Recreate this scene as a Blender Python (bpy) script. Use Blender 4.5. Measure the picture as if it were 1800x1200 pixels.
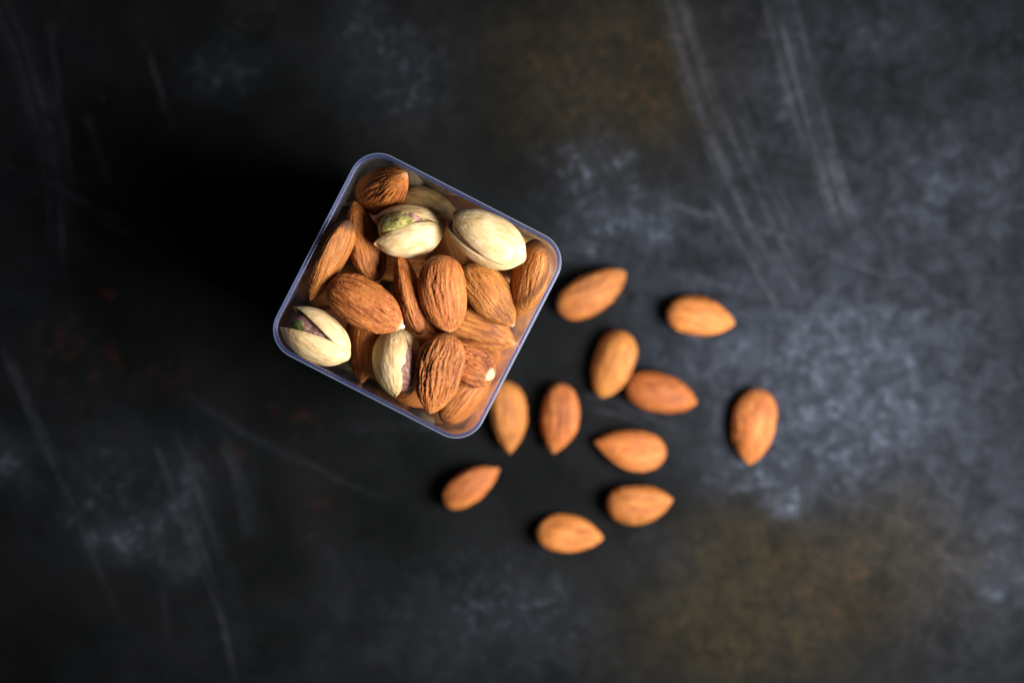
import bpy, math, random
import numpy as np
from mathutils import Matrix, Vector

# ------------------------------------------------------------------ camera, light, exposure
scene = bpy.context.scene
for o in list(bpy.data.objects):
    bpy.data.objects.remove(o, do_unlink=True)
col = scene.collection

CAM_H = 0.373          # camera height above the tabletop (m)
BOX_H = 0.077          # height of the open box
NX, NY = 785.0, 560.0  # pixel straight below the lens (the photograph is an off-centre crop)
PXF = 2000.0           # pixels per unit tangent in the 1800 px wide photograph

cam_data = bpy.data.cameras.new('camera')
cam_data.lens = 40.0
cam_data.sensor_width = 36.0
cam_data.shift_x = (900 - NX) / 1800
cam_data.shift_y = -(600 - NY) / 1800
cam_data.clip_start = 0.01
cam_data.clip_end = 20.0
cam_data.dof.use_dof = True
cam_data.dof.focus_distance = CAM_H - BOX_H + 0.003
cam_data.dof.aperture_fstop = 3.6
cam_data.dof.aperture_blades = 9
cam = bpy.data.objects.new('camera', cam_data)
cam.location = (0, 0, CAM_H)
cam.rotation_euler = (0, 0, 0)
col.objects.link(cam)
scene.camera = cam

world = bpy.data.worlds.new('World')
scene.world = world
world.use_nodes = True
wbg = world.node_tree.nodes['Background']
wbg.inputs['Color'].default_value = (0.80, 0.86, 1.0, 1)
wbg.inputs['Strength'].default_value = 0.028

def area_light(name, loc, target, sx, sy, power, spread, color):
    l = bpy.data.lights.new(name, 'AREA')
    l.shape = 'RECTANGLE'
    l.size, l.size_y = sx, sy
    l.energy = power
    l.spread = math.radians(spread)
    l.color = color
    o = bpy.data.objects.new(name, l)
    o.location = loc
    d = Vector(target) - Vector(loc)
    o.rotation_euler = d.to_track_quat('-Z', 'Y').to_euler()
    col.objects.link(o)
    return o

# one soft window-like lamp low on the right
area_light('softbox', (0.215, -0.070, 0.240), (0.04, 0.0, 0.02), 0.16, 0.14, 2.2, 140, (1.0, 0.955, 0.90))

scene.view_settings.view_transform = 'Standard'
scene.view_settings.look = 'None'
scene.view_settings.exposure = 0.0
scene.view_settings.gamma = 1.0
scene.view_settings.use_curve_mapping = False
scene.cycles.use_denoising = True
scene.cycles.max_bounces = 14
scene.cycles.transparent_max_bounces = 24
scene.cycles.use_adaptive_sampling = True
scene.cycles.adaptive_threshold = 0.008

# ------------------------------------------------------------------ helpers
_rs = np.random.RandomState(7)
_perm = np.concatenate([_rs.permutation(256)] * 3)
_grad = _rs.normal(size=(256, 3)); _grad /= np.linalg.norm(_grad, axis=1)[:, None]

def pnoise(x, y, z):
    x, y, z = np.broadcast_arrays(np.asarray(x, float), np.asarray(y, float), np.asarray(z, float))
    xi, yi, zi = np.floor(x).astype(int), np.floor(y).astype(int), np.floor(z).astype(int)
    fx, fy, fz = x - xi, y - yi, z - zi
    u, v, w = (f * f * f * (f * (f * 6 - 15) + 10) for f in (fx, fy, fz))
    out = 0
    for dx in (0, 1):
        for dy in (0, 1):
            for dz in (0, 1):
                h = _perm[_perm[_perm[(xi + dx) & 255] + ((yi + dy) & 255)] + ((zi + dz) & 255)]
                g = _grad[h]
                d = g[..., 0] * (fx - dx) + g[..., 1] * (fy - dy) + g[..., 2] * (fz - dz)
                out = out + d * (u if dx else 1 - u) * (v if dy else 1 - v) * (w if dz else 1 - w)
    return out * 1.5

def fbm(x, y, z, n=4):
    s, a = 0, 1.0
    for i in range(n):
        s = s + a * pnoise(x * 2 ** i + 17 * i, y * 2 ** i, z * 2 ** i)
        a *= 0.5
    return s

def sstep(a, b, x):
    t = np.clip((x - a) / (b - a), 0, 1)
    return t * t * (3 - 2 * t)

def mesh_from(name, verts, faces, attrs=None, smooth=True):
    me = bpy.data.meshes.new(name)
    me.from_pydata([tuple(v) for v in verts], [], faces)
    if smooth:
        me.polygons.foreach_set('use_smooth', [True] * len(me.polygons))
    for k, a in (attrs or {}).items():
        at = me.attributes.new(k, 'FLOAT', 'POINT')
        at.data.foreach_set('value', np.asarray(a, dtype=np.float32).ravel())
    me.update()
    return me

def obj(name, me, mat=None, parent=None):
    o = bpy.data.objects.new(name, me)
    if mat and me is not None and not me.materials:
        me.materials.append(mat)
    col.objects.link(o)
    if parent:
        o.parent = parent
    return o

def tag(o, label=None, cat=None, group=None, kind=None):
    for k, v in (('label', label), ('category', cat), ('group', group), ('kind', kind)):
        if v:
            o[k] = v
    return o

def px_to_xy(px, py, z):
    s = (CAM_H - z) / PXF
    return (px - NX) * s, -(py - NY) * s

# ------------------------------------------------------------------ materials
class NT:
    def __init__(self, name):
        self.m = bpy.data.materials.new(name)
        self.m.use_nodes = True
        self.t = self.m.node_tree
        self.t.nodes.clear()
        self.out = self.t.nodes.new('ShaderNodeOutputMaterial')
    def n(self, typ, **kw):
        nd = self.t.nodes.new(typ)
        for k, v in kw.items():
            setattr(nd, k, v)
        return nd
    def l(self, a, b):
        self.t.links.new(a, b)
    def val(self, sock, v):
        if hasattr(v, 'default_value') or hasattr(v, 'is_output'):
            self.l(v, sock)
        else:
            sock.default_value = v
    def math(self, op, a, b=0.0, clamp=False):
        nd = self.n('ShaderNodeMath', operation=op, use_clamp=clamp)
        self.val(nd.inputs[0], a); self.val(nd.inputs[1], b)
        return nd.outputs[0]
    def attr(self, name):
        return self.n('ShaderNodeAttribute', attribute_name=name).outputs['Fac']
    def mix(self, fac, a, b, blend='MIX'):
        nd = self.n('ShaderNodeMix', data_type='RGBA', blend_type=blend)
        self.val(nd.inputs[0], fac)
        for s, v in ((nd.inputs[6], a), (nd.inputs[7], b)):
            self.val(s, v if hasattr(v, 'is_output') else (*v, 1.0))
        return nd.outputs[2]
    def noise(self, vec, scale, detail=3.0, rough=0.55, dist=0.0):
        nd = self.n('ShaderNodeTexNoise')
        self.l(vec, nd.inputs['Vector'])
        nd.inputs['Scale'].default_value = scale
        nd.inputs['Detail'].default_value = detail
        nd.inputs['Roughness'].default_value = rough
        nd.inputs['Distortion'].default_value = dist
        return nd.outputs['Fac']
    def ramp(self, v, a, b):
        nd = self.n('ShaderNodeMapRange', interpolation_type='SMOOTHSTEP')
        self.val(nd.inputs[0], v)
        nd.inputs[1].default_value = a; nd.inputs[2].default_value = b
        return nd.outputs[0]
    def mapping(self, vec, scale, loc=None):
        nd = self.n('ShaderNodeMapping')
        self.l(vec, nd.inputs['Vector'])
        nd.inputs['Scale'].default_value = scale
        if loc is not None:
            self.l(loc, nd.inputs['Location'])
        return nd.outputs[0]
    def bump(self, h, strength, dist, normal=None):
        nd = self.n('ShaderNodeBump')
        nd.inputs['Strength'].default_value = strength
        nd.inputs['Distance'].default_value = dist
        self.l(h, nd.inputs['Height'])
        if normal is not None:
            self.l(normal, nd.inputs['Normal'])
        return nd.outputs[0]

def almond_material():
    t = NT('almond_skin')
    tc = t.n('ShaderNodeTexCoord').outputs['Object']
    oi = t.n('ShaderNodeObjectInfo').outputs['Random']
    off = t.math('MULTIPLY', oi, 37.0)
    comb = t.n('ShaderNodeCombineXYZ')
    t.l(off, comb.inputs[0]); t.l(off, comb.inputs[1])
    p_s = t.mapping(tc, (120, 1150, 1150), comb.outputs[0])      # streaks run along the nut
    p_f = t.mapping(tc, (2200, 4200, 4200), comb.outputs[0])   # fine fuzz
    p_b = t.mapping(tc, (110, 180, 180), comb.outputs[0])
    streak = t.noise(p_s, 1.0, 5.0, 0.6, 0.6)
    blot = t.noise(p_b, 1.0, 3.0)
    fuzz = t.noise(p_f, 1.0, 2.0, 0.7)
    band = t.noise(t.mapping(tc, (55, 430, 430), comb.outputs[0]), 1.0, 4.0, 0.6, 0.9)   # broad lengthwise bands
    g = t.attr('groove')
    c = t.mix(t.ramp(streak, 0.30, 0.72), (0.225, 0.066, 0.013), (0.500, 0.180, 0.042))
    c = t.mix(t.math('MULTIPLY', t.ramp(blot, 0.5, 0.75), 0.5), c, (0.38, 0.105, 0.022))
    c = t.mix(t.math('MULTIPLY', t.ramp(blot, 0.48, 0.22), 0.40), c, (0.45, 0.215, 0.052))
    c = t.mix(t.math('MULTIPLY', t.ramp(band, 0.50, 0.68), 0.72), c, (0.160, 0.044, 0.010))
    c = t.mix(t.math('MULTIPLY', t.ramp(band, 0.46, 0.28), 0.25), c, (0.57, 0.225, 0.052))
    c = t.mix(t.math('MULTIPLY', g, 0.58), c, (0.165, 0.045, 0.012))  # groove pigment, with crease shade also put into the colour
    c = t.mix(t.math('MULTIPLY', t.ramp(fuzz, 0.55, 0.85), 0.25), c, (0.62, 0.275, 0.085))
    c = t.mix(t.attr('butt'), c, (0.10, 0.045, 0.025))
    c = t.mix(t.attr('tip'), c, (0.62, 0.40, 0.22))
    hsv = t.n('ShaderNodeHueSaturation')
    t.l(c, hsv.inputs['Color'])
    t.l(t.math('ADD', t.math('MULTIPLY', oi, 0.30), 0.86), hsv.inputs['Value'])
    t.l(t.math('ADD', t.math('MULTIPLY', t.math('FRACT', t.math('MULTIPLY', oi, 13.7)), 0.014), 0.494), hsv.inputs['Hue'])
    oc = t.n('ShaderNodeObjectInfo').outputs['Color']         # some nuts are darker all over
    c = t.mix(1.0, hsv.outputs[0], oc, 'MULTIPLY')
    b = t.n('ShaderNodeBsdfPrincipled')
    t.l(c, b.inputs['Base Color'])
    b.inputs['Roughness'].default_value = 0.58
    b.inputs['Specular IOR Level'].default_value = 0.26
    b.inputs['Subsurface Weight'].default_value = 0.0
    n1 = t.bump(streak, 0.85, 0.0006)
    n2 = t.bump(fuzz, 0.35, 0.00018, n1)
    t.l(n2, b.inputs['Normal'])
    t.l(b.outputs[0], t.out.inputs[0])
    return t.m

def shell_material(name, base, dark, stain):
    t = NT(name)
    tc = t.n('ShaderNodeTexCoord').outputs['Object']
    oi = t.n('ShaderNodeObjectInfo').outputs['Random']
    off = t.math('MULTIPLY', oi, 23.0)
    comb = t.n('ShaderNodeCombineXYZ')
    t.l(off, comb.inputs[0]); t.l(off, comb.inputs[2])
    p1 = t.mapping(tc, (170, 330, 330), comb.outputs[0])
    p2 = t.mapping(tc, (260, 1300, 1300), comb.outputs[0])
    p3 = t.mapping(tc, (2600, 2600, 2600), comb.outputs[0])
    n1 = t.noise(p1, 1.0, 4.0, 0.6, 0.5)
    n2 = t.noise(p2, 1.0, 4.0, 0.6)
    n3 = t.noise(p3, 1.0, 2.0)
    c = t.mix(t.ramp(n1, 0.33, 0.66), dark, base)
    c = t.mix(t.math('MULTIPLY', t.ramp(n2, 0.50, 0.76), 0.55), c, stain)
    c = t.mix(t.math('MULTIPLY', t.attr('edge'), 0.55), c, (0.50, 0.30, 0.15))
    c = t.mix(t.attr('inner'), c, (0.46, 0.31, 0.17))
    b = t.n('ShaderNodeBsdfPrincipled')
    t.l(c, b.inputs['Base Color'])
    b.inputs['Roughness'].default_value = 0.58
    b.inputs['Specular IOR Level'].default_value = 0.28
    b.inputs['Subsurface Weight'].default_value = 0.12
    b.inputs['Subsurface Radius'].default_value = (0.0012, 0.0008, 0.0004)
    b.inputs['Subsurface Scale'].default_value = 1.0
    nb = t.bump(n2, 0.75, 0.0004)
    nb = t.bump(n3, 0.25, 0.00012, nb)
    t.l(nb, b.inputs['Normal'])
    t.l(b.outputs[0], t.out.inputs[0])
    return t.m

def kernel_material(name, skin_amount, g0=(0.17, 0.17, 0.018), g1=(0.50, 0.46, 0.12), dim=1.0):
    t = NT(name)
    tc = t.n('ShaderNodeTexCoord').outputs['Object']
    p1 = t.mapping(tc, (230, 330, 330))
    p2 = t.mapping(tc, (700, 1400, 1400))
    n1 = t.noise(p1, 1.0, 4.0, 0.6, 0.4)
    n2 = t.noise(p2, 1.0, 4.0, 0.65)
    green = t.mix(t.ramp(n2, 0.3, 0.7), g0, g1)
    skin = t.mix(t.ramp(n2, 0.3, 0.72), tuple(dim * v for v in (0.19, 0.070, 0.050)), tuple(dim * v for v in (0.52, 0.29, 0.25)))
    c = t.mix(t.ramp(n1, skin_amount - 0.03, skin_amount + 0.03), skin, green)
    b = t.n('ShaderNodeBsdfPrincipled')
    t.l(c, b.inputs['Base Color'])
    b.inputs['Roughness'].default_value = 0.5
    nb = t.bump(n2, 0.7, 0.0006)
    nb = t.bump(t.ramp(n1, skin_amount - 0.03, skin_amount + 0.03), 0.6, 0.0004, nb)
    t.l(nb, b.inputs['Normal'])
    t.l(b.outputs[0], t.out.inputs[0])
    return t.m

def clear_plastic(name, tint, gloss_rough, haze, haze_col, wavy=True):
    """clear moulded plastic: straight-through transmission plus Fresnel reflection and a little haze"""
    t = NT(name)
    geo = t.n('ShaderNodeNewGeometry').outputs['Backfacing']
    ior = t.math('ADD', 1.49, t.math('MULTIPLY', geo, 1 / 1.49 - 1.49))
    fr = t.n('ShaderNodeFresnel')
    t.l(ior, fr.inputs['IOR'])
    tc = t.n('ShaderNodeTexCoord').outputs['Object']
    nz = t.noise(t.mapping(tc, (60, 60, 25)), 1.0, 2.0)
    nb = t.bump(nz, 0.10, 0.003)
    tr = t.n('ShaderNodeBsdfTransparent'); tr.inputs[0].default_value = (*tint, 1)
    gl = t.n('ShaderNodeBsdfGlossy'); gl.inputs['Roughness'].default_value = gloss_rough
    gl.inputs['Color'].default_value = (0.95, 0.96, 1.0, 1)
    if wavy:
        t.l(nb, gl.inputs['Normal'])
    m1 = t.n('ShaderNodeMixShader')
    t.l(fr.outputs[0], m1.inputs[0]); t.l(tr.outputs[0], m1.inputs[1]); t.l(gl.outputs[0], m1.inputs[2])
    if haze > 0:
        tl = t.n('ShaderNodeBsdfTranslucent'); tl.inputs[0].default_value = (*haze_col, 1)
        df = t.n('ShaderNodeBsdfDiffuse'); df.inputs[0].default_value = (*haze_col, 1)
        m0 = t.n('ShaderNodeMixShader'); m0.inputs[0].default_value = 0.5
        t.l(tl.outputs[0], m0.inputs[1]); t.l(df.outputs[0], m0.inputs[2])
        m2 = t.n('ShaderNodeMixShader'); m2.inputs[0].default_value = haze
        t.l(m1.outputs[0], m2.inputs[1]); t.l(m0.outputs[0], m2.inputs[2])
        t.l(m2.outputs[0], t.out.inputs[0])
    else:
        t.l(m1.outputs[0], t.out.inputs[0])
    return t.m

def plain(name, color, rough):
    t = NT(name)
    tc = t.n('ShaderNodeTexCoord').outputs['Object']
    n = t.noise(tc, 1500.0, 3.0)
    c = t.mix(n, tuple(0.8 * v for v in color), tuple(min(1, 1.15 * v) for v in color))
    b = t.n('ShaderNodeBsdfPrincipled')
    t.l(c, b.inputs['Base Color'])
    b.inputs['Roughness'].default_value = rough
    t.l(b.outputs[0], t.out.inputs[0])
    return t.m

def board_material():
    t = NT('painted_board')
    tc = t.n('ShaderNodeTexCoord').outputs['Object']
    big = t.noise(tc, 30.0, 5.0, 0.6, 0.4)
    mid = t.noise(tc, 130.0, 6.0, 0.68, 0.8)
    mot = t.noise(tc, 330.0, 5.0, 0.70, 0.3)
    fin = t.noise(tc, 420.0, 4.0, 0.6)
    gra = t.noise(t.mapping(tc, (500, 70, 300)), 1.0, 5.0, 0.65, 0.5)
    grb = t.noise(t.mapping(tc, (80, 600, 300)), 1.0, 5.0, 0.65, 0.5)
    c = t.mix(t.ramp(big, 0.3, 0.7), (0.0038, 0.0043, 0.0046), (0.0075, 0.0082, 0.0091))
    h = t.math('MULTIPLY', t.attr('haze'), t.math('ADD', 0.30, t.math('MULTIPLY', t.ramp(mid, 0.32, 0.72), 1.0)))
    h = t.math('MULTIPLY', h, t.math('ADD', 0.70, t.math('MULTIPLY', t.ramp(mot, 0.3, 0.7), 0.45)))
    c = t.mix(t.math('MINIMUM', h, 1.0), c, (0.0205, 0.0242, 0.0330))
    r = t.math('MULTIPLY', t.attr('rust'), t.math('ADD', 0.25, t.math('MULTIPLY', t.ramp(mid, 0.28, 0.75), 0.6)))
    r = t.math('MULTIPLY', r, t.math('ADD', 0.62, t.math('MULTIPLY', t.ramp(mot, 0.38, 0.66), 0.35)))
    c = t.mix(t.math('MINIMUM', r, 1.0), c, t.mix(t.ramp(fin, 0.38, 0.62), (0.0220, 0.0196, 0.0118), (0.0300, 0.0232, 0.0145)))
    o = t.math('MULTIPLY', t.attr('orange'), t.math('MULTIPLY', t.ramp(mid, 0.48, 0.68), t.ramp(mot, 0.36, 0.62)))
    c = t.mix(t.math('MINIMUM', o, 1.0), c, (0.046, 0.016, 0.008))
    s = t.math('MULTIPLY', t.attr('scratch'), t.math('ADD', 0.35, t.math('MULTIPLY', t.ramp(mot, 0.3, 0.7), 0.9)))
    c = t.mix(t.math('MINIMUM', s, 1.0), c, (0.080, 0.088, 0.112))
    fib = t.math('MAXIMUM', t.ramp(gra, 0.60, 0.78), t.ramp(grb, 0.62, 0.80))
    c = t.mix(t.math('MULTIPLY', fib, t.math('ADD', 0.03, t.math('MULTIPLY', t.attr('haze'), 0.36))), c, (0.060, 0.066, 0.085))
    sp = t.math('MULTIPLY', t.ramp(mid, 0.40, 0.62), t.ramp(t.noise(tc, 240.0, 6.0, 0.72, 0.9), 0.46, 0.66))
    p = t.math('MULTIPLY', t.attr('pale'), t.math('ADD', 0.10, t.math('MULTIPLY', sp, 0.75)))
    c = t.mix(t.math('MINIMUM', p, 1.0), c, (0.118, 0.146, 0.205))
    dk = t.math('MULTIPLY', t.ramp(t.noise(tc, 210.0, 5.0, 0.7, 0.6), 0.56, 0.72), 0.55)
    c = t.mix(dk, c, (0.0035, 0.0037, 0.0040))
    b = t.n('ShaderNodeBsdfPrincipled')
    t.l(c, b.inputs['Base Color'])
    b.inputs['Roughness'].default_value = 0.62
    b.inputs['Specular IOR Level'].default_value = 0.0
    t.l(t.bump(mid, 0.4, 0.0012), b.inputs['Normal'])
    t.l(b.outputs[0], t.out.inputs[0])
    return t.m

M_ALMOND = almond_material()
M_SHELL = shell_material('pistachio_shell', (0.66, 0.505, 0.295), (0.49, 0.335, 0.15), (0.34, 0.19, 0.075))
M_SHELL_TAN = shell_material('pistachio_shell_tan', (0.46, 0.31, 0.12), (0.24, 0.115, 0.035), (0.15, 0.055, 0.02))
M_KERNEL = kernel_material('pistachio_kernel_skin', 0.60)
M_KERNEL_GREEN = kernel_material('pistachio_kernel_green', 0.43, (0.20, 0.18, 0.025), (0.56, 0.49, 0.17))
M_KERNEL_SHADED = kernel_material('pistachio_kernel_shaded', 0.56, (0.035, 0.05, 0.008), (0.12, 0.13, 0.03), 0.5)  # darkened copy: shade inside the open shell put into the kernel colours
M_WALL = clear_plastic('clear_plastic', (0.955, 0.962, 0.985), 0.03, 0.03, (0.60, 0.64, 0.80), False)
M_RIM = clear_plastic('blue_tinted_rim_plastic', (0.76, 0.79, 0.95), 0.30, 0.10, (0.17, 0.23, 0.62), False)
M_GLINT = clear_plastic('rim_glint_plastic', (0.8, 0.82, 0.92), 0.35, 0.42, (0.46, 0.54, 0.66), False)  # pale colour stands in for the highlight along the rim edge
M_TIP = plain('pale_nut_flesh', (0.80, 0.72, 0.58), 0.5)
M_DUST = plain('dust', (0.34, 0.33, 0.33), 0.8)
M_BOARD = board_material()

# ------------------------------------------------------------------ nut builders
def almond_mesh(seed, L=0.0225, W=0.0135, T=0.0085, wrinkle=0.5, nu=72, nt=110, butt=0.35, tip=0.25, sharp=1.0, chip=None):
    rs = np.random.RandomState(seed)
    k = (np.arange(nt + 1)) / nt
    t = 0.5 - 0.5 * np.cos(np.pi * (0.03 + 0.94 * k))
    t = (t - t[0]) / (t[-1] - t[0])
    tm = 0.43 + rs.uniform(-0.03, 0.04)
    s = np.clip((t - tm) / (1 - tm), 0, 1)
    b = np.clip((tm - t) / tm, 0, 1)
    pw = (2.05 + rs.uniform(-0.15, 0.25)) / sharp
    f = np.where(t < tm, (1 - b ** 2.45) ** 0.52, (1 - s ** pw) ** (0.86 * sharp))
    g = np.where(t < tm, (1 - b ** 2.3) ** 0.56, (1 - s ** 2.1) ** 0.80)
    f[0] = g[0] = f[-1] = g[-1] = 0
    ph = np.arange(nu) / nu * 2 * np.pi
    tt, pp = np.meshgrid(t, ph, indexing='ij')
    F = np.repeat(f[:, None], nu, 1); G = np.repeat(g[:, None], nu, 1)
    cy = np.cos(pp); sz = np.sin(pp)
    y = 0.5 * W * F * cy
    z = 0.5 * T * G * np.sign(sz) * np.abs(sz) ** 1.12
    x = (tt - 0.5) * L
    o = rs.uniform(0, 200, 6)
    # broad lumps
    lump = fbm(cy * 0.9 + o[0], sz * 0.9 + o[1], tt * 2.0 + o[2], 2)
    # meandering lengthwise wrinkles
    warp = 0.085 * pnoise(cy * 1.3 + o[3], sz * 1.3 + o[4], tt * 4.0 + o[5]) + 0.022 * pnoise(cy * 4 + o[0], sz * 4, tt * 11)
    pw_ = pp + warp * 1.6
    R = 6.4
    n1 = pnoise(R * np.cos(pw_) + o[1], R * np.sin(pw_) + o[2], tt * 1.5 + o[3])
    n2 = pnoise(2.1 * R * np.cos(pw_) + o[4], 2.1 * R * np.sin(pw_) + o[5], tt * 3.0 + o[0])
    n3 = pnoise(4.5 * R * np.cos(pw_) + o[2], 4.5 * R * np.sin(pw_) + o[3], tt * 9 + o[1])
    g1 = np.clip(1 - np.abs(n1) * 3.2, 0, 1) ** 1.4
    g2 = np.clip(1 - np.abs(n2) * 3.0, 0, 1) ** 1.4
    var = 0.55 + 0.75 * sstep(-0.35, 0.35, pnoise(cy * 1.1 + o[5], sz * 1.1 + o[0], tt * 2.2 + o[4]))
    fade = sstep(0.02, 0.16, tt) * (1 - 0.75 * sstep(0.72, 0.99, tt))
    dep = (g1 * 0.00030 + g2 * 0.00022 + n3 * 0.00007 - n1 * 0.00010) * wrinkle * 1.75 * var * fade
    rad = np.sqrt(y * y + z * z) + 1e-7
    d = lump * 0.00035 * F - dep
    d = np.clip(d, -0.45 * rad, 0.5 * rad)
    # push mostly along the face normal
    ny = cy * T; nz = sz * W
    nl = np.sqrt(ny * ny + nz * nz) + 1e-9
    y = y + d * ny / nl
    z = z + d * nz / nl
    y = y + L * 0.035 * rs.uniform(-1, 1) * np.sin(np.pi * tt) + 0.02 * L * rs.uniform(-1, 1) * tt ** 3
    z = z + L * 0.02 * rs.uniform(-1, 1) * np.sin(np.pi * tt)
    groove = np.clip((0.75 * g1 + 0.45 * g2) * fade * min(1.0, 0.35 + wrinkle) * var, 0, 1)
    bt = butt * sstep(0.15, 0.03, tt + 0.02 * pnoise(cy * 2, sz * 2, tt * 10 + o[1]))
    tp = tip * sstep(0.93, 1.0, tt)
    if chip:                                      # a spot of bare pale flesh: position along, angle, two radii
        dp = (pp - math.radians(chip[1]) + np.pi) % (2 * np.pi) - np.pi
        q = np.hypot((tt - chip[0]) / chip[2], dp / chip[3]) + 0.35 * pnoise(tt * 14 + o[2], cy * 5, sz * 5)
        cm = sstep(1.0, 0.75, q)
        tp = np.maximum(tp, cm)
        groove = groove * (1 - cm)
    V = np.stack([x, y, z], -1)
    verts = [V[0, 0]] + list(V[1:-1].reshape(-1, 3)) + [V[-1, 0]]
    def fl(a):
        return np.concatenate([[a[0, 0]], a[1:-1].ravel(), [a[-1, 0]]])
    faces = []
    idx = lambda i, j: 1 + (i - 1) * nu + j % nu
    last = 1 + (nt - 1) * nu
    for j in range(nu):
        faces.append((0, idx(1, j + 1), idx(1, j)))
        faces.append((last, idx(nt - 1, j), idx(nt - 1, j + 1)))
    for i in range(1, nt - 1):
        for j in range(nu):
            faces.append((idx(i, j), idx(i, j + 1), idx(i + 1, j + 1), idx(i + 1, j)))
    return mesh_from('almond', verts, faces, {'groove': fl(groove), 'butt': fl(bt), 'tip': fl(tp)})

def shell_half_mesh(seed, side, L, W, T, gap, t0=0.30, nt=60, na=40, th=0.0009):
    """one half of a pistachio shell; x from hinge to tip, +-z is the bulge, splits in the plane z=0"""
    rs = np.random.RandomState(seed)
    o = rs.uniform(0, 100, 4)
    k = np.arange(nt + 1) / nt
    t = 0.5 - 0.5 * np.cos(np.pi * k)
    def prof(t, tm, p1, q1, p2, q2):
        b = np.clip((tm - t) / tm, 0, 1); s = np.clip((t - tm) / (1 - tm), 0, 1)
        return np.where(t < tm, (1 - b ** p1) ** q1, (1 - s ** p2) ** q2)
    fy = prof(t, 0.42, 2.1, 0.50, 1.95, 0.66)
    fz = prof(t, 0.40, 2.0, 0.52, 2.0, 0.70)
    a = np.arange(na + 1) / na * np.pi
    def sheet(sc, off):
        tt, aa = np.meshgrid(t, a, indexing='ij')
        Fy = np.repeat(fy[:, None], na + 1, 1); Fz = np.repeat(fz[:, None], na + 1, 1)
        x = off + (L - 2 * off) * tt
        y = (0.5 * W - off) * Fy * np.cos(aa)
        z = (0.5 * T - off) * Fz * np.sin(aa) ** 0.9
        lump = fbm(tt * 2.4 + o[0], np.cos(aa) * 1.2 + o[1], np.sin(aa) * 1.2 + o[2], 3) * 0.00022
        rib = pnoise(tt * 1.5 + o[3], np.cos(aa) * 6 + o[0], np.sin(aa) * 6) * 0.00010
        m = Fz * (1 + (lump + rib) / (0.25 * (W + T)))
        y = y * np.where(Fz > 0, m / np.maximum(Fz, 1e-6), 1)
        z = z * np.where(Fz > 0, m / np.maximum(Fz, 1e-6), 1)
        op = np.clip((tt - t0) / (1 - t0), 0, 1) ** 1.25
        z = z + gap * op
        # the split edge curls up slightly towards the tip
        z = z + 0.15 * gap * op * np.cos(aa) ** 2
        x = x - 0.25 * gap * op * np.sin(aa) - 0.0006 * np.clip(1 - tt / 0.03, 0, 1) ** 1.5
        return np.stack([x, y, z * side], -1)
    So, Si = sheet(1, 0.0), sheet(1, th)
    n = (nt + 1) * (na + 1)
    verts = np.concatenate([So.reshape(-1, 3), Si.reshape(-1, 3)])
    ii = lambda i, j: i * (na + 1) + j
    faces = []
    for i in range(nt):
        for j in range(na):
            q = (ii(i, j), ii(i + 1, j), ii(i + 1, j + 1), ii(i, j + 1))
            r = tuple(n + v for v in q)
            if side > 0:
                faces.append(q[::-1]); faces.append(r)
            else:
                faces.append(q); faces.append(r[::-1])
        for j in (0, na):
            q = (ii(i, j), ii(i + 1, j), n + ii(i + 1, j), n + ii(i, j))
            if (j == 0) != (side > 0):
                q = q[::-1]
            faces.append(q)
    aa = np.repeat(a[None], nt + 1, 0).ravel()
    e = np.clip(1 - np.minimum(aa, np.pi - aa) / 0.22, 0, 1) * 0.6
    tt = np.repeat(t[:, None], na + 1, 1).ravel()
    e = np.maximum(e, sstep(0.90, 1.0, tt) * 0.8)
    e = np.maximum(e, sstep(0.07, 0.0, tt) * 0.7)
    attrs = {'edge': np.concatenate([e, e]), 'inner': np.concatenate([np.zeros(n), np.ones(n)])}
    return mesh_from('shell_half', verts, faces, attrs)

def kernel_mesh(seed, L, W, T, nu=40, nt=50):
    rs = np.random.RandomState(seed)
    o = rs.uniform(0, 100, 3)
    t = 0.5 - 0.5 * np.cos(np.pi * np.arange(nt + 1) / nt)
    f = np.sqrt(np.clip(4 * t * (1 - t), 0, 1)) ** 0.9
    ph = np.arange(nu) / nu * 2 * np.pi
    tt, pp = np.meshgrid(t, ph, indexing='ij')
    F = np.repeat(f[:, None], nu, 1)
    m = 1 + 0.10 * fbm(np.cos(pp) * 1.6 + o[0], np.sin(pp) * 1.6 + o[1], tt * 4 + o[2], 3)
    V = np.stack([(tt - 0.5) * L, 0.5 * W * F * np.cos(pp) * m, 0.5 * T * F * np.sin(pp) * m], -1).reshape(-1, 3)
    faces = [(i * nu + j, i * nu + (j + 1) % nu, (i + 1) * nu + (j + 1) % nu, (i + 1) * nu + j)
             for i in range(nt) for j in range(nu)]
    return mesh_from('kernel', V, faces)

def make_pistachio(seed, L=0.0205, W=0.0125, T=0.0125, gap=0.002, mats=None, ksz=0.8, t0=0.30, res=(60, 40), ky=0.0):
    shell, kern = mats or (M_SHELL, M_KERNEL)
    root = bpy.data.objects.new('pistachio', None)
    root.empty_display_size = 0.004
    col.objects.link(root)
    for side in (1, -1):
        me = shell_half_mesh(seed * 7 + side, side, L, W, T, gap, t0, *res)
        me.transform(Matrix.Translation((-L / 2, 0, 0)))
        obj('shell_half', me, shell, root)
    me = kernel_mesh(seed, L * 0.80, W * ksz, T * min(ksz, 0.68) + gap * 0.7)
    me.transform(Matrix.Translation((L * 0.035, ky, 0)))
    obj('kernel', me, kern, root)
    return root

def rot(yaw, pitch, roll):
    r = math.radians
    return Matrix.Rotation(r(yaw), 4, 'Z') @ Matrix.Rotation(-r(pitch), 4, 'Y') @ Matrix.Rotation(r(roll), 4, 'X')

BOX_C = px_to_xy(733.4, 519.5, BOX_H)
BOX_ROT = -27.2
BOX_SX, BOX_SY = 0.0604, 0.0584    # outer rim size

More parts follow.
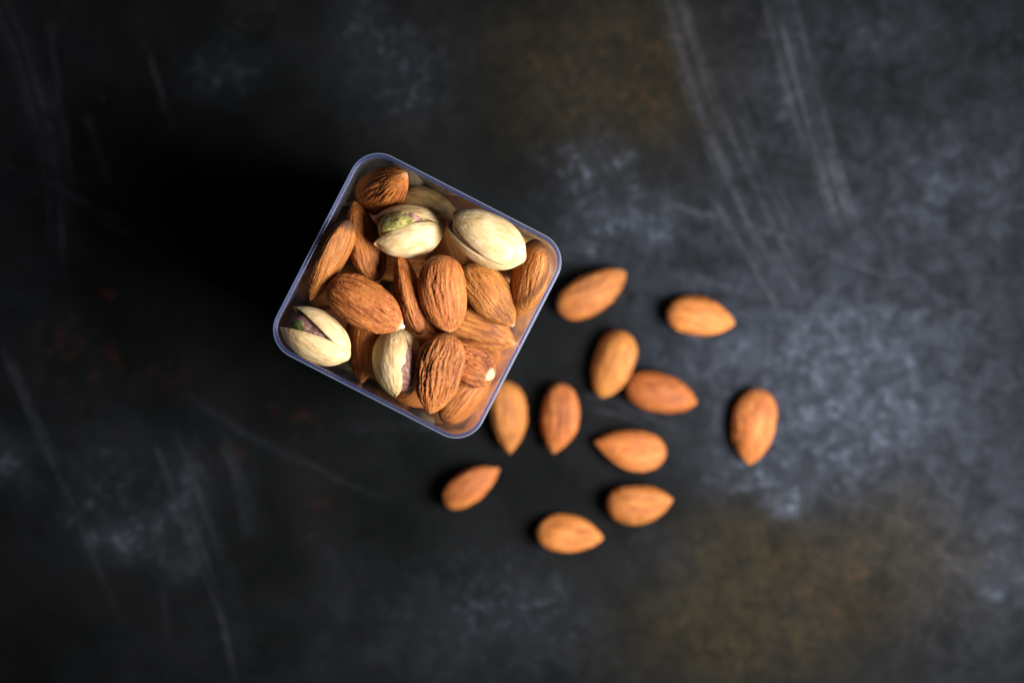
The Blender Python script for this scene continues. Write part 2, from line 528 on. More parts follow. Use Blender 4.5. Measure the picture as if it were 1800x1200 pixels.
# ------------------------------------------------------------------ the nuts one sees in and on the box
# key: kind, pixel centre, (dx,dy) towards the pointed end in the picture, pitch, roll, length mm, width mm, thickness mm, look, label
A, P = 'almond', 'pistachio'
TOP = [
 ('a_dim_left',   A, 602, 480, (30, 100), 5, 10, 21.5, 13.0, 8.6, dict(wrinkle=.6), 'dark almond peeping out low between the leftmost almond and the big wrinkled one'),
 ('a_dim_mid',    A, 712, 455, (100, 5), 0, -10, 22.0, 13.0, 8.6, dict(wrinkle=.6), 'shadowed almond lying deep below the open green-kernelled pistachio'),
 ('a_dim_p2',     A, 800, 442, (30, 90), -5, 15, 21.5, 13.0, 8.6, dict(wrinkle=.6), 'dark almond in the gap between the two upper pistachios'),
 ('a_dim_right',  A, 872, 462, (90, 45), 0, 0, 21.5, 13.0, 8.6, dict(wrinkle=.6), 'shadowed almond mostly hidden under the largest pale pistachio'),
 ('a_dim_low',    A, 765, 590, (100, 35), 0, 0, 21.0, 13.0, 8.6, dict(wrinkle=.6), 'almond peeping out between the oval almond and the deeply grooved one'),
 ('p_corner',     P, 925, 432, (-60, -40), 10, 10, 19.0, 12.0, 11.5, dict(gap=.001, mats='tan'), 'yellowish pistachio low in the right corner of the box'),
 ('a_under_left', A, 628, 630, (-5, 110), -8, 58, 21.5, 13.0, 8.6, dict(wrinkle=.55), 'shadowed almond squeezed between the two lower pistachios by the box wall'),
 ('a_under_low',  A, 756, 704, (-100, 26), -4, 12, 19.5, 13.0, 8.6, dict(wrinkle=.35), 'smooth almond tucked beneath the deeply grooved one near the bottom corner'),
 ('a_bottom',     A, 828, 712, (77, -87), 4, 52, 20.5, 11.8, 8.0, dict(wrinkle=.25, butt=.8), 'almond with a dark blunt end in the bottom corner of the box'),
 ('a_top_corner', A, 666, 330, (85, -42), 44, 10, 20.5, 12.4, 8.8, dict(wrinkle=.65, tip=.6), 'dark almond with a pale tip in the top corner of the box'),
 ('p_back',       P, 738, 352, (100, 35), 0, 5, 19.5, 12.3, 12.0, dict(gap=.0008, mats='tan'), 'tan stained closed pistachio half hidden by the top wall of the box'),
 ('a_chip',       A, 812, 632, (-100, -45), 0, 10, 19.0, 12.0, 9.0, dict(wrinkle=1.25, chip=(.07, 80, .07, .55), butt=0), 'coarse wrinkled almond with a pale chipped end behind the deeply grooved one'),
 ('a_right_low',  A, 852, 590, (105, 42), -3, 12, 21.0, 12.6, 8.6, dict(wrinkle=.22), 'smooth almond lying under two others along the right wall'),
 ('a_right_edge', A, 930, 492, (-32, 125), -14, 56, 22.0, 13.0, 8.4, dict(wrinkle=.3, butt=.6), 'smooth almond standing steeply in the right corner of the box'),
 ('a_left_tall',  A, 643, 418, (-42, -142), 4, 56, 22.5, 12.4, 8.4, dict(wrinkle=.75), 'glossy dark brown almond with one crumpled flank left of the green-kernelled pistachio'),
 ('a_left_edge',  A, 573, 452, (-77, 147), -10, -76, 24.0, 12.4, 7.6, dict(wrinkle=.45, butt=1.0), 'leftmost almond leaning on the box wall with a dark spot on its upper end'),
 ('p_left',       P, 555, 591, (-112, -76), 8, -74, 19.4, 12.8, 12.2, dict(gap=.0029, mats='dark', ksz=.76, t0=.28), 'wide open pistachio wedged in the left corner of the box'),
 ('p_low',        P, 693, 648, (16, 118), 2, 52, 18.4, 12.6, 12.0, dict(gap=.0021, mats='skin', ksz=.86, t0=.08, ky=.0014), 'narrowly split pistachio showing a purplish kernel near the bottom wall'),
 ('a_right_tip',  A, 863, 522, (86, 112), -6, -22, 21.5, 12.4, 9.0, dict(wrinkle=.55, tip=.7), 'almond with ridged side below the largest pale pistachio, its tip pointing to the right wall'),
 ('p_green',      P, 724, 402, (-120, 3), 3, -62, 18.5, 12.2, 11.8, dict(gap=.0033, mats='green', ksz=.86, t0=.03, ky=-.0012), 'open cream pistachio with a green kernel showing at the top'),
 ('a_edge_on',    A, 714, 518, (-42, -150), 2, 78, 23.3, 12.0, 7.0, dict(wrinkle=.6, sharp=1.0), 'narrow almond standing on its edge in the middle of the box'),
 ('a_oval',       A, 788, 514, (18, 135), -4, -6, 20.6, 12.6, 9.0, dict(wrinkle=.5, sharp=.74), 'plump oval almond in the centre of the box below the gap between two pistachios'),
 ('p_large',      P, 853, 420, (-132, -74), 2, 40, 22.2, 13.2, 12.8, dict(gap=.0017, mats='skin', ksz=.80, t0=.35), 'largest pale pistachio with a slit on its lower left side'),
 ('a_big',        A, 645, 539, (132, 78), 3, 6, 22.6, 12.9, 9.0, dict(wrinkle=.85, tip=.9, white=1, sharp=.88), 'big wrinkled almond with a white tip lying uppermost on the left'),
 ('a_grooved',    A, 773, 656, (-34, 139), -2, -8, 21.6, 12.9, 9.2, dict(wrinkle=1.0, sharp=.92), 'deeply grooved almond lying uppermost near the bottom of the box'),
]
# the loose almonds on the board: pixel centre, (dx,dy) to the tip, roll, length mm, width mm, label
LOOSE = [
 (1041, 513, (112, -68), 12, 25.2, 14.2, 'long loose almond just right of the box corner, tip pointing up right'),
 (1231, 559, (118, 22), -10, 22.3, 13.6, 'loose almond uppermost on the right, lying almost level'),
 (1077, 640, (-38, 118), 14, 22.6, 14.0, 'loose almond lying against the upper left of the reddish flat one'),
 (1162, 692, (124, 34), 0, 24.0, 13.4, 'reddish flat loose almond with a white speck on its lower edge'),
 (892, 733, (10, 128), -16, 23.4, 13.2, 'loose almond partly covered by the lower right rim of the box'),
 (980, 735, (-18, 126), 16, 22.8, 13.4, 'loose almond second from the lower right rim of the box, tip pointing down'),
 (1108, 788, (-128, -18), 10, 23.6, 14.2, 'loose almond with its tip pointing left in the middle of the scatter'),
 (1326, 750, (-16, 134), 12, 24.8, 14.8, 'loose almond farthest to the right, lying alone'),
 (1124, 883, (120, -6), 8, 21.6, 13.8, 'plump loose almond below the left-pointing one, tip pointing right'),
 (1001, 940, (120, 8), -12, 21.8, 12.8, 'loose almond lowest in the scatter'),
 (829, 854, (98, -66), 24, 21.2, 12.0, 'small loose almond lying alone below the box'),
]

# settled positions (m)
TOP_POS = {
 'a_dim_left': (-0.02727, 0.01146, 0.05356),
 'a_dim_mid': (-0.01195, 0.01630, 0.05578),
 'a_dim_p2': (0.00090, 0.01844, 0.05235),
 'a_dim_right': (0.01553, 0.01560, 0.04989),
 'a_dim_low': (-0.00317, -0.00476, 0.05596),
 'p_corner': (0.01815, 0.01760, 0.05905),
 'a_under_left': (-0.02296, -0.00701, 0.06334),
 'a_under_low': (-0.00605, -0.01827, 0.06308),
 'a_bottom': (0.00575, -0.02111, 0.05877),
 'a_top_corner': (-0.01710, 0.03492, 0.06855),
 'p_back': (-0.00594, 0.02972, 0.06042),
 'a_chip': (0.00430, -0.01163, 0.06799),
 'a_right_low': (0.00892, -0.00326, 0.06363),
 'a_right_edge': (0.02170, 0.01056, 0.06872),
 'a_left_tall': (-0.02196, 0.02090, 0.06565),
 'a_left_edge': (-0.03096, 0.01531, 0.07305),
 'p_left': (-0.03419, -0.00486, 0.07252),
 'p_low': (-0.01297, -0.01150, 0.07035),
 'a_right_tip': (0.01124, 0.00609, 0.06873),
 'p_green': (-0.01016, 0.02324, 0.07083),
 'a_edge_on': (-0.00986, 0.00700, 0.07053),
 'a_oval': (-0.00067, 0.00656, 0.07449),
 'p_large': (0.01037, 0.02095, 0.07639),
 'a_big': (-0.02106, 0.00356, 0.07581),
 'a_grooved': (-0.00198, -0.01434, 0.07567),
}
# nuts further down: variant, x, y, z, quaternion in the box frame
FILL = [
 (3, 0.00238, 0.00818, 0.00632, 0.2833, -0.0011, 0.0676, -0.9566),
 (2, -0.01854, 0.00765, 0.00624, 0.9535, -0.0933, 0.0496, -0.2823),
 (0, 0.01798, -0.00662, 0.00622, 0.2178, -0.0295, 0.0991, 0.9705),
 (3, 0.02253, 0.01004, 0.00642, 0.7907, -0.1353, -0.0544, 0.5946),
 (3, -0.01375, 0.0182, 0.00656, 0.9018, -0.1663, 0.0861, -0.3895),
 (4, -3e-05, -0.0104, 0.00805, 0.7654, -0.0752, 0.0494, -0.6373),
 (4, -0.01732, -0.01782, 0.00804, 0.9847, 0.0375, 0.0326, 0.1671),
 (4, 0.01713, 0.02166, 0.00975, 0.0978, -0.174, 0.6914, 0.6943),
 (4, -0.01698, -0.00553, 0.00812, 0.9866, 0.1328, -0.019, 0.0929),
 (4, 0.01755, -0.02093, 0.00886, 0.1977, 0.0631, 0.4459, -0.8707),
 (3, 0.00868, -0.01671, 0.013, 0.6696, -0.4642, -0.303, 0.4942),
 (0, -0.00565, -0.02394, 0.01028, 0.2758, 0.3301, 0.5693, -0.7006),
 (2, 0.01071, 0.00032, 0.01271, 0.9965, -0.0275, 0.0717, 0.0327),
 (0, -0.00901, 0.00678, 0.01242, 0.3252, 0.0118, 0.0364, -0.9449),
 (4, -0.0028, 0.02118, 0.01221, 0.15, -0.0187, -0.1152, 0.9818),
 (3, 0.02273, -0.00693, 0.01563, 0.7596, -0.2183, -0.0617, 0.6096),
 (0, 0.00577, 0.01133, 0.01694, 0.0562, -0.1774, 0.2522, -0.9496),
 (1, -0.02139, 0.00809, 0.01585, 0.7934, -0.1344, 0.2076, 0.5563),
 (0, -0.01738, 0.01988, 0.01801, 0.954, 0.12, 0.0587, -0.2683),
 (2, 0.01938, 0.01159, 0.0182, 0.0993, 0.3016, 0.1356, 0.9385),
 (0, -0.01995, -0.00909, 0.01823, 0.9323, 0.0627, 0.2573, -0.2462),
 (1, 0.00262, -0.01806, 0.02083, 0.7813, -0.1715, -0.0529, -0.5978),
 (4, -0.00768, -0.0055, 0.01948, 0.5879, -0.038, -0.0132, -0.808),
 (0, 0.01958, -0.02124, 0.02293, 0.9682, 0.0823, -0.2154, 0.0969),
 (4, -0.01715, -0.02167, 0.02238, 0.0458, 0.0752, 0.0878, 0.9922),
 (2, 0.00693, 0.00514, 0.02278, 0.483, -0.8516, 0.0963, 0.1794),
 (1, 0.00652, 0.02229, 0.02084, 0.04, -0.1641, -0.31, -0.9356),
 (4, 0.01404, -0.0039, 0.02198, 0.9633, -0.1692, -0.0994, 0.1834),
 (1, -0.00727, 0.01272, 0.02252, 0.8457, -0.2102, -0.0229, 0.49),
 (0, -0.02293, 0.01717, 0.0259, 0.6703, 0.2758, 0.0653, 0.6858),
 (4, 0.0204, 0.01744, 0.02758, 0.4957, 0.0554, 0.0317, 0.8661),
 (4, -0.01694, -0.00034, 0.02837, 0.4643, -0.3271, -0.4585, 0.6836),
 (1, 0.00686, -0.01789, 0.02894, 0.76, -0.2254, 0.3211, -0.5182),
 (3, -0.01045, 0.01829, 0.02891, 0.3824, -0.0506, 0.0024, -0.9226),
 (1, 0.01808, 0.00468, 0.03068, 0.6098, 0.7361, -0.201, -0.2142),
 (4, -0.00657, -0.01888, 0.03182, 0.3381, -0.4216, 0.1759, -0.8228),
 (0, 0.02016, -0.01755, 0.03164, 0.9247, 0.2046, -0.247, -0.2049),
 (1, -0.02252, -0.01426, 0.03159, 0.5452, 0.0377, 0.2221, 0.8075),
 (4, -0.004, 8e-05, 0.03451, 0.6682, 0.1067, 0.1347, 0.7238),
 (4, 0.00565, 0.01753, 0.03161, 0.374, 0.2394, 0.0164, -0.8959),
 (3, 0.00888, -0.00035, 0.03196, 0.0643, 0.375, 0.8947, 0.2339),
 (0, 0.0234, -0.00508, 0.03531, 0.7149, 0.1007, -0.5025, 0.4756),
 (3, -0.01803, 0.00875, 0.03667, 0.9661, -0.155, 0.1932, 0.0732),
 (4, 0.01313, -0.01752, 0.03935, 0.4302, 0.1282, 0.334, 0.8289),
 (2, 0.0216, 0.01064, 0.03852, 0.8468, -0.1555, 0.0867, 0.5012),
 (2, -0.0105, 0.00957, 0.04178, 0.2374, 0.607, -0.7552, 0.0696),
 (1, -0.0214, -0.00727, 0.03841, 0.4458, -0.0511, 0.06, -0.8916),
 (0, -0.01829, -0.01832, 0.04044, 0.9182, 0.1397, 0.2236, 0.2956),
 (4, -0.02122, 0.01971, 0.03977, 0.4075, -0.2873, -0.3419, -0.7966),
 (3, -0.00256, 0.02353, 0.04068, 0.6748, 0.7362, 0.0249, 0.044),
 (2, -0.00428, -0.01188, 0.04222, 0.2727, -0.0666, -0.3529, 0.8925),
 (0, 0.00683, -0.0023, 0.04392, 0.9508, 0.2853, -0.0375, 0.1148),
 (3, -0.00134, -0.02315, 0.04491, 0.0372, 0.023, 0.7133, 0.6995),
 (4, 0.00437, 0.01055, 0.04143, 0.6677, 0.6161, -0.163, -0.3847),
 (1, 0.02211, 0.01991, 0.04164, 0.82, -0.2587, -0.2448, -0.448),
 (3, 0.02399, -0.01768, 0.04494, 0.4297, -0.578, 0.0198, -0.6934),
]

# ------------------------------------------------------------------ the board
def gauss(X, Y, cx, cy, rx, ry, a=0.0):
    c, s = math.cos(math.radians(a)), math.sin(math.radians(a))
    u = ((X - cx) * c + (Y - cy) * s) / rx
    v = (-(X - cx) * s + (Y - cy) * c) / ry
    return np.exp(-(u * u + v * v))

def build_board():
    step = 0.0005
    gx = np.concatenate([-np.geomspace(0.62, 0.185, 14)[:-1], np.arange(-0.18, 0.18 + 1e-6, step), np.geomspace(0.185, 0.62, 14)[1:]])
    gy = np.concatenate([-np.geomspace(0.45, 0.13, 12)[:-1], np.arange(-0.125, 0.125 + 1e-6, step), np.geomspace(0.13, 0.45, 12)[1:]])
    nx, ny = len(gx), len(gy)
    XX, YY = np.meshgrid(gx, gy, indexing='ij')
    k = PXF / CAM_H
    X = NX + XX * k; Y = NY - YY * k          # the board measured in units of 0.19 mm
    wx = 40 * fbm(X / 150, Y / 150, 3.3, 3); wy = 40 * fbm(X / 150, Y / 150, 9.1, 3)
    Xw, Yw = X + wx, Y + wy
    haze = 0.03 + 0.20 * np.clip(fbm(X / 320, Y / 320, 1.7, 4), -1, 1)  # bluish paint patches, kept faint at left to put light falloff into the colour
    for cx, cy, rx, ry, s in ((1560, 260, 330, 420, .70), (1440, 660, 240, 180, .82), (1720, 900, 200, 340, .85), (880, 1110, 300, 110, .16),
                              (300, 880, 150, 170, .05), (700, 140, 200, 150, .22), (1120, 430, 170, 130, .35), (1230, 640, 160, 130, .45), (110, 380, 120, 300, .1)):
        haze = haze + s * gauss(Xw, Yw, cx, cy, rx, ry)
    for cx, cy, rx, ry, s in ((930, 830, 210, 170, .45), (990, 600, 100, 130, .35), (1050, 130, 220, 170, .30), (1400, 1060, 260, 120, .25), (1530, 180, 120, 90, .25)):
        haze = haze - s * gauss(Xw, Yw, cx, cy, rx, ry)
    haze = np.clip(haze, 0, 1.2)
    pale = 0  # pale wear, also toned down at left to paint in the light falloff
    for cx, cy, rx, ry, s in ((1040, 290, 75, 45, .55), (1065, 385, 80, 45, .80), (1150, 400, 45, 40, .4), (1010, 430, 40, 25, .4), (1340, 830, 95, 45, .62), (1385, 880, 28, 20, .9),
                              (1480, 590, 140, 60, .42), (1500, 750, 130, 80, .40), (1260, 610, 90, 70, .26), (1560, 680, 90, 120, .30), (1400, 680, 120, 90, .22),
                              (215, 945, 60, 32, .85), (310, 985, 30, 26, .7), (20, 810, 40, 40, .7), (330, 870, 35, 75, .35), (235, 900, 90, 60, .22), (160, 830, 60, 60, .22),
                              (1785, 960, 40, 60, .62), (1770, 1030, 40, 40, .62), (1630, 310, 70, 80, .28), (1390, 150, 40, 90, .25), (1550, 60, 80, 50, .25), (1780, 330, 50, 80, .35),
                              (700, 130, 80, 80, .28), (390, 130, 60, 50, .25), (640, 30, 40, 60, .3), (850, 1080, 130, 90, .22), (960, 1060, 60, 60, .2), (1150, 960, 60, 40, .18)):
        pale = pale + s * gauss(X + .5 * wx, Y + .5 * wy, cx, cy, rx, ry)
    rust = 0
    for cx, cy, rx, ry, s in ((1090, 110, 150, 130, 1.0), (990, 170, 130, 100, .5), (1150, 170, 60, 70, .7), (900, 60, 120, 90, .25), (1390, 1050, 200, 120, .95), (1570, 950, 150, 70, .7),
                              (1250, 1130, 160, 90, .8), (1300, 950, 90, 60, .5), (1680, 1020, 60, 90, .4), (690, 250, 100, 50, .2), (1430, 1030, 340, 170, .35), (1060, 120, 260, 190, .25)):
        rust = rust + s * gauss(Xw, Yw, cx, cy, rx, ry)
    orange = 0
    for cx, cy, rx, ry, s in ((135, 590, 55, 24, 1.1), (205, 512, 30, 16, .9), (130, 660, 60, 40, .5), (520, 712, 36, 22, .9), (415, 815, 24, 22, .9), (540, 770, 40, 30, .5),
                              (230, 640, 90, 40, .5), (550, 870, 40, 30, .5), (1150, 165, 34, 34, .55), (1090, 120, 90, 80, .30), (1500, 1040, 130, 80, .28), (120, 20, 60, 30, .3), (1300, 40, 40, 30, .2)):
        orange = orange + s * gauss(X + .6 * wx, Y + .6 * wy, cx, cy, rx, ry)
    scratch = np.zeros_like(X)  # brush scratches, weakened at left so the paint carries the light falloff
    rs = np.random.RandomState(5)
    bundles = [([(1185, -60), (1215, 60), (1252, 170), (1300, 290), (1355, 410), (1425, 550)], 54, .50),
               ([(1360, -60), (1384, 60), (1411, 160), (1443, 270), (1474, 370), (1500, 450)], 36, .50),
               ([(1270, 330), (1340, 440), (1400, 540)], 46, .35),
               ([(1060, 320), (1200, 365), (1350, 410), (1500, 460), (1660, 510)], 9, .50),
               ([(1130, 330), (1300, 400), (1440, 425), (1560, 450)], 7, .40),
               ([(1080, 440), (1250, 500), (1420, 545)], 10, .30),
               ([(0, -20), (50, 100), (85, 220), (110, 340), (120, 500)], 42, .18),
               ([(85, 30), (105, 200), (118, 330)], 12, .25), ([(-20, 290), (80, 330), (220, 400), (300, 450)], 18, .26),
               ([(240, 20), (270, 130), (320, 270)], 9, .3), ([(150, 190), (190, 300), (240, 430)], 16, .25),
               ([(290, 760), (330, 870), (370, 980), (410, 1080), (440, 1210)], 34, .30),
               ([(-10, 570), (60, 740), (130, 880), (180, 1000), (230, 1110)], 14, .26),
               ([(260, 880), (280, 1000), (295, 1150)], 22, .08), ([(390, 760), (430, 860), (450, 960)], 26, .2), ([(560, 900), (585, 1000), (600, 1120)], 26, .10),
               ([(310, 680), (420, 750), (600, 850), (760, 900)], 7, .22), ([(1020, 705), (1120, 730), (1240, 790)], 22, .30),
               ([(1650, 640), (1720, 670), (1800, 690)], 8, .3), ([(1500, 880), (1620, 940), (1760, 1080)], 8, .2), ([(600, 750), (750, 745), (860, 740)], 10, .25)]
    for pts, hw, st in bundles:
        P = np.array(pts, float)
        lo, hi = P.min(0) - hw * 1.3, P.max(0) + hw * 1.3
        mk = (X > lo[0]) & (X < hi[0]) & (Y > lo[1]) & (Y < hi[1])
        x, y = X[mk], Y[mk]
        best = np.full(x.shape, 1e9); U = np.zeros_like(x); A = np.zeros_like(x); acc = 0
        seg = np.linalg.norm(np.diff(P, axis=0), axis=1); tot = seg.sum()
        for i in range(len(P) - 1):
            d = (P[i + 1] - P[i]) / seg[i]
            s = np.clip((x - P[i, 0]) * d[0] + (y - P[i, 1]) * d[1], 0, seg[i])
            ex = x - P[i, 0] - s * d[0]; ey = y - P[i, 1] - s * d[1]
            dist = np.hypot(ex, ey)
            m = dist < best
            best = np.where(m, dist, best)
            U = np.where(m, np.sign(ex * d[1] - ey * d[0]) * dist, U)
            A = np.where(m, (acc + s) / tot, A)
            acc += seg[i]
        near = best < hw * 1.15
        ii = np.flatnonzero(mk)[near]
        x, y, U, A = x[near], y[near], U[near], A[near]
        o = rs.uniform(0, 100)
        line = np.full(x.shape, 0.10)
        u = -hw
        while u < hw:                             # many thin lines side by side, each with its own start and end
            a0, a1 = sorted((rs.uniform(-0.3, 0.6), rs.uniform(0.5, 1.3)))
            ph = rs.uniform(0, 6.28)
            drift = rs.uniform(-4, 4) * (A - 0.5) + 1.2 * np.sin(A * 5 + ph)
            line = line + rs.uniform(0.35, 1.15) * np.exp(-((U - u - drift) / rs.uniform(2.0, 3.0)) ** 2) * sstep(a0, a0 + 0.08, A) * sstep(a1, a1 - 0.15, A)
            u += rs.uniform(7, 15)
        env = sstep(hw, hw * 0.55, np.abs(U + 6 * pnoise(A * 6, o, 1.0))) * (0.45 + 0.8 * np.clip(0.5 + pnoise(x / 70, y / 70, o), 0, 1))
        endf = sstep(0, 0.08, A) * sstep(1, 0.82, A)
        scratch.ravel()[ii] = np.maximum(scratch.ravel()[ii], st * np.clip(line, 0, 1) * env * endf)
    Zt = np.zeros_like(XX)
    top = np.stack([XX, YY, Zt], -1).reshape(-1, 3)
    faces = [(i * ny + j, (i + 1) * ny + j, (i + 1) * ny + j + 1, i * ny + j + 1) for i in range(nx - 1) for j in range(ny - 1)]
    n = len(top)
    th = 0.018
    ring = [i * ny for i in range(nx)] + [(nx - 1) * ny + j for j in range(1, ny)] + [i * ny + ny - 1 for i in range(nx - 2, -1, -1)] + [j for j in range(ny - 2, 0, -1)]
    verts = np.concatenate([top, top[ring] - np.array([0, 0, th])])
    m = len(ring)
    for q in range(m):
        faces.append((ring[q], n + q, n + (q + 1) % m, ring[(q + 1) % m]))
    faces.append(tuple(n + q for q in range(m))[::-1])
    pad = lambda a: np.concatenate([np.ravel(a), np.zeros(m)])
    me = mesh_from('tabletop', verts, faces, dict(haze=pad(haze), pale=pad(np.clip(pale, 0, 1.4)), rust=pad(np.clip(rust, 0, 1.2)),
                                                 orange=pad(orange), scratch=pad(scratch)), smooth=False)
    tag(obj('tabletop', me, M_BOARD), kind='structure')

build_board()

# ------------------------------------------------------------------ the clear box
def rrect(hx, hy, r, n=10):
    pts = []
    for cx, cy, a0 in ((1, 1, 0), (-1, 1, 90), (-1, -1, 180), (1, -1, 270)):
        for i in range(n + 1):
            a = math.radians(a0 + 90 * i / n)
            pts.append((cx * (hx - r) + r * math.cos(a), cy * (hy - r) + r * math.sin(a)))
    return pts

def sweep(profile, closed=True, cap=False):
    """profile: list of (inset, z); inset measured inward from the outer rim outline"""
    verts, faces = [], []
    for ins, z in profile:
        pts = rrect(BOX_SX / 2 - ins, BOX_SY / 2 - ins, max(0.0078 - ins, 0.002), 12)
        verts += [(x, y, z) for x, y in pts]
    m = len(pts)
    k = len(profile)
    for i in range(k if closed else k - 1):
        a, b = i * m, ((i + 1) % k) * m
        for j in range(m):
            faces.append((a + j, a + (j + 1) % m, b + (j + 1) % m, b + j))
    if cap:
        faces.append(tuple(range(m))[::-1])
        faces.append(tuple((k - 1) * m + j for j in range(m)))
    return verts, faces

def build_box():
    root = bpy.data.objects.new('plastic_box', None)
    root.empty_display_size = 0.02
    root.location = (*BOX_C, 0.0002)
    root.rotation_euler.z = math.radians(BOX_ROT)
    col.objects.link(root)
    tag(root, 'open clear plastic box with rounded corners and a bluish rim, filled with nuts', 'box')
    tp = 0.0010      # walls draw in slightly towards the foot
    v, f = sweep([(0.0003 + tp, 0.0022), (0.0003, BOX_H - 0.0021), (0.00092, BOX_H - 0.0021), (0.00092 + tp, 0.0022)])
    wall = obj('wall', mesh_from('wall', v, f), M_WALL, root)
    wall.data.set_sharp_from_angle(angle=math.radians(35))
    v, f = sweep([(0.0010 + tp, 0.0), (0.0004 + tp, 0.0006), (0.0004 + tp, 0.0020), (0.0006 + tp, 0.0021)], closed=False, cap=True)
    obj('base', mesh_from('base', v, f, smooth=False), M_WALL, root)
    # squared rim with softened edges, highlight painted as a thin pale outer lip
    i0, i1, z0, z1, bv = 0.00026, 0.00108, BOX_H - 0.0020, BOX_H, 0.00022
    prof = []
    for cx_, cz_, a0 in ((i1 - bv, z1 - bv, 0), (i0 + bv, z1 - bv, 90), (i0 + bv, z0 + bv, 180), (i1 - bv, z0 + bv, 270)):
        for n_ in range(5):
            a_ = math.radians(a0 + 22.5 * n_)
            prof.append((cx_ + bv * math.cos(a_), cz_ + bv * math.sin(a_)))
    prof = prof[::-1]
    v, f = sweep(prof)
    obj('rim', mesh_from('rim', v, f), M_RIM, root)
    cx, cz, r = 0.00010, BOX_H - 0.00045, 0.00014
    prof = [(cx - r * math.cos(a), cz + r * 1.6 * math.sin(a)) for a in [i / 8 * 2 * math.pi for i in range(8)]]
    v, f = sweep(prof)
    glint = obj('rim_glint', mesh_from('rim_glint', v, f), M_GLINT, root)
    return root

build_box()

# ------------------------------------------------------------------ nuts in the box
KM = {'skin': (M_SHELL, M_KERNEL), 'green': (M_SHELL, M_KERNEL_GREEN), 'dark': (M_SHELL, M_KERNEL_SHADED), 'tan': (M_SHELL_TAN, M_KERNEL)}

def tip_mesh(L):
    r = 0.0007
    vs, fs = [], []
    n, k = 14, 8
    for i in range(k + 1):
        t = math.pi * i / k
        for j in range(n):
            a = j / n * 2 * math.pi
            vs.append((0.5 * L - 0.0004 - r * 1.2 * math.cos(t), r * math.sin(t) * math.cos(a), r * 0.9 * math.sin(t) * math.sin(a)))
    for i in range(k):
        for j in range(n):
            fs.append((i * n + j, i * n + (j + 1) % n, (i + 1) * n + (j + 1) % n, (i + 1) * n + j))
    return mesh_from('tip', vs, fs)

for i, (key, kind, px, py, d, pitch, roll, L, W, T, look, label) in enumerate(TOP):
    R = rot(math.degrees(math.atan2(-d[1], d[0])), pitch, roll)
    Mx = Matrix.Translation(TOP_POS[key]) @ R
    L, W, T = L / 1e3, W / 1e3, T / 1e3
    if kind == 'almond':
        kw = {k_: v_ for k_, v_ in look.items() if k_ in ('wrinkle', 'butt', 'tip', 'sharp', 'chip')}
        dim = '_dim_' in key
        me = almond_mesh(100 + i, L, W, T, nu=72 if dim else 144, nt=80 if dim else 170, **kw)
        o = obj('almond', me, M_ALMOND)
        if key in ('a_left_tall', 'a_top_corner'):
            o.color = (0.84, 0.72, 0.66, 1)
        if look.get('white'):
            tag(obj('tip', tip_mesh(L), M_TIP, o), 'small white bare tip')
        tag(o, label, 'almond', 'almonds in the clear box')
    else:
        kw = {k_: v_ for k_, v_ in look.items() if k_ in ('gap', 'ksz', 't0', 'ky')}
        o = make_pistachio(300 + i, L, W, T, mats=KM[look['mats']], res=(84, 56), **kw)
        tag(o, label, 'pistachio', 'pistachios in the clear box')
    o.matrix_world = Mx

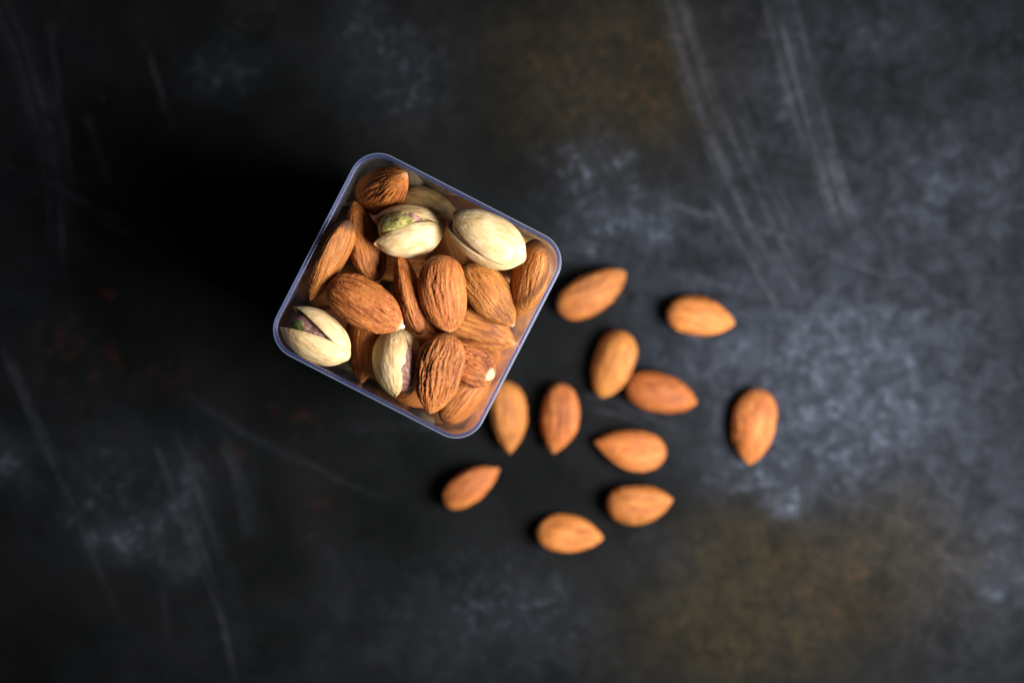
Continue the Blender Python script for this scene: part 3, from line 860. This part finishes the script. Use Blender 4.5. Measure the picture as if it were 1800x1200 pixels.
# the nuts below, which only show through the clear walls and in the gaps
fill_me = [almond_mesh(900 + v, L=0.0218 + 0.0006 * v, W=0.0130 + 0.0003 * (v % 3), T=0.0085 + 0.0003 * (v % 2), wrinkle=0.6, nu=40, nt=48) for v in range(4)]
pist0 = None
BM = Matrix.Translation((*BOX_C, 0)) @ Matrix.Rotation(math.radians(BOX_ROT), 4, 'Z')
from mathutils import Quaternion
for k, x, y, z, qw, qx, qy, qz in FILL:
    Mx = BM @ Matrix.Translation((x, y, z)) @ Quaternion((qw, qx, qy, qz)).to_matrix().to_4x4()
    if k < 4:
        o = obj('almond', fill_me[k], M_ALMOND)
        tag(o, 'brown almond buried in the lower layers of the clear box', 'almond', 'almonds buried in the box')
    else:
        if pist0 is None:
            o = pist0 = make_pistachio(70, 0.0200, 0.0122, 0.0122, gap=0.0015, res=(30, 20))
        else:
            o = pist0.copy(); col.objects.link(o)
            for ch in list(pist0.children):
                c = ch.copy(); col.objects.link(c); c.parent = o
        tag(o, 'cream pistachio buried in the lower layers of the clear box', 'pistachio', 'pistachios buried in the box')
    o.matrix_world = Mx

# ------------------------------------------------------------------ loose almonds on the board
for i, (px, py, d, roll, L, W, label) in enumerate(LOOSE):
    L, W = L / 1e3, W * 0.945 / 1e3
    T = 0.0086 + 0.0004 * (i % 3)
    me = almond_mesh(500 + i, L, W, T, wrinkle=0.75 if i not in (3,) else 0.4, nu=80, nt=100, butt=0.3, tip=0.2, sharp=(.90, .95, .80, .84, 1.0, 1.0, 1.06, .95, 1.0, .96, 1.02)[i], chip=(.30, 305, .05, .22) if i == 3 else None)
    R = rot(math.degrees(math.atan2(-d[1], d[0])), 0, roll)
    zmin = min((R @ v.co).z for v in me.vertices)
    x, y = px_to_xy(px, py, T / 2)
    o = obj('almond', me, M_ALMOND)
    o.matrix_world = Matrix.Translation((x, y, -zmin)) @ R
    if i == 3:
        o.color = (0.74, 0.60, 0.55, 1)
    tag(o, label, 'almond', 'loose almonds on the board')

# ------------------------------------------------------------------ dust specks on the board
rs = random.Random(11)
vs, fs = [], []
spots = [(1768, 302), (1662, 556), (1673, 655), (420, 40), (266, 58), (545, 942), (180, 172), (297, 638), (1280, 80), (1690, 780)]
spots += [(rs.uniform(-100, 1900), rs.uniform(-80, 1280)) for _ in range(26)]
for q, (px, py) in enumerate(spots):
    x, y = px_to_xy(px, py, 0)
    r = rs.uniform(0.00012, 0.00022) if q < 10 else rs.uniform(0.00005, 0.00013)
    b = len(vs)
    vs += [(x + r, y, r), (x - r, y, r), (x, y + r, r), (x, y - r, r), (x, y, 2 * r), (x, y, 0.0)]
    fs += [(b + a, b + c, b + e) for a, c, e in ((0, 2, 4), (2, 1, 4), (1, 3, 4), (3, 0, 4), (2, 0, 5), (1, 2, 5), (3, 1, 5), (0, 3, 5))]
tag(obj('dust', mesh_from('dust', vs, fs), M_DUST), 'pale dust specks scattered over the dark board', 'dust', kind='stuff')
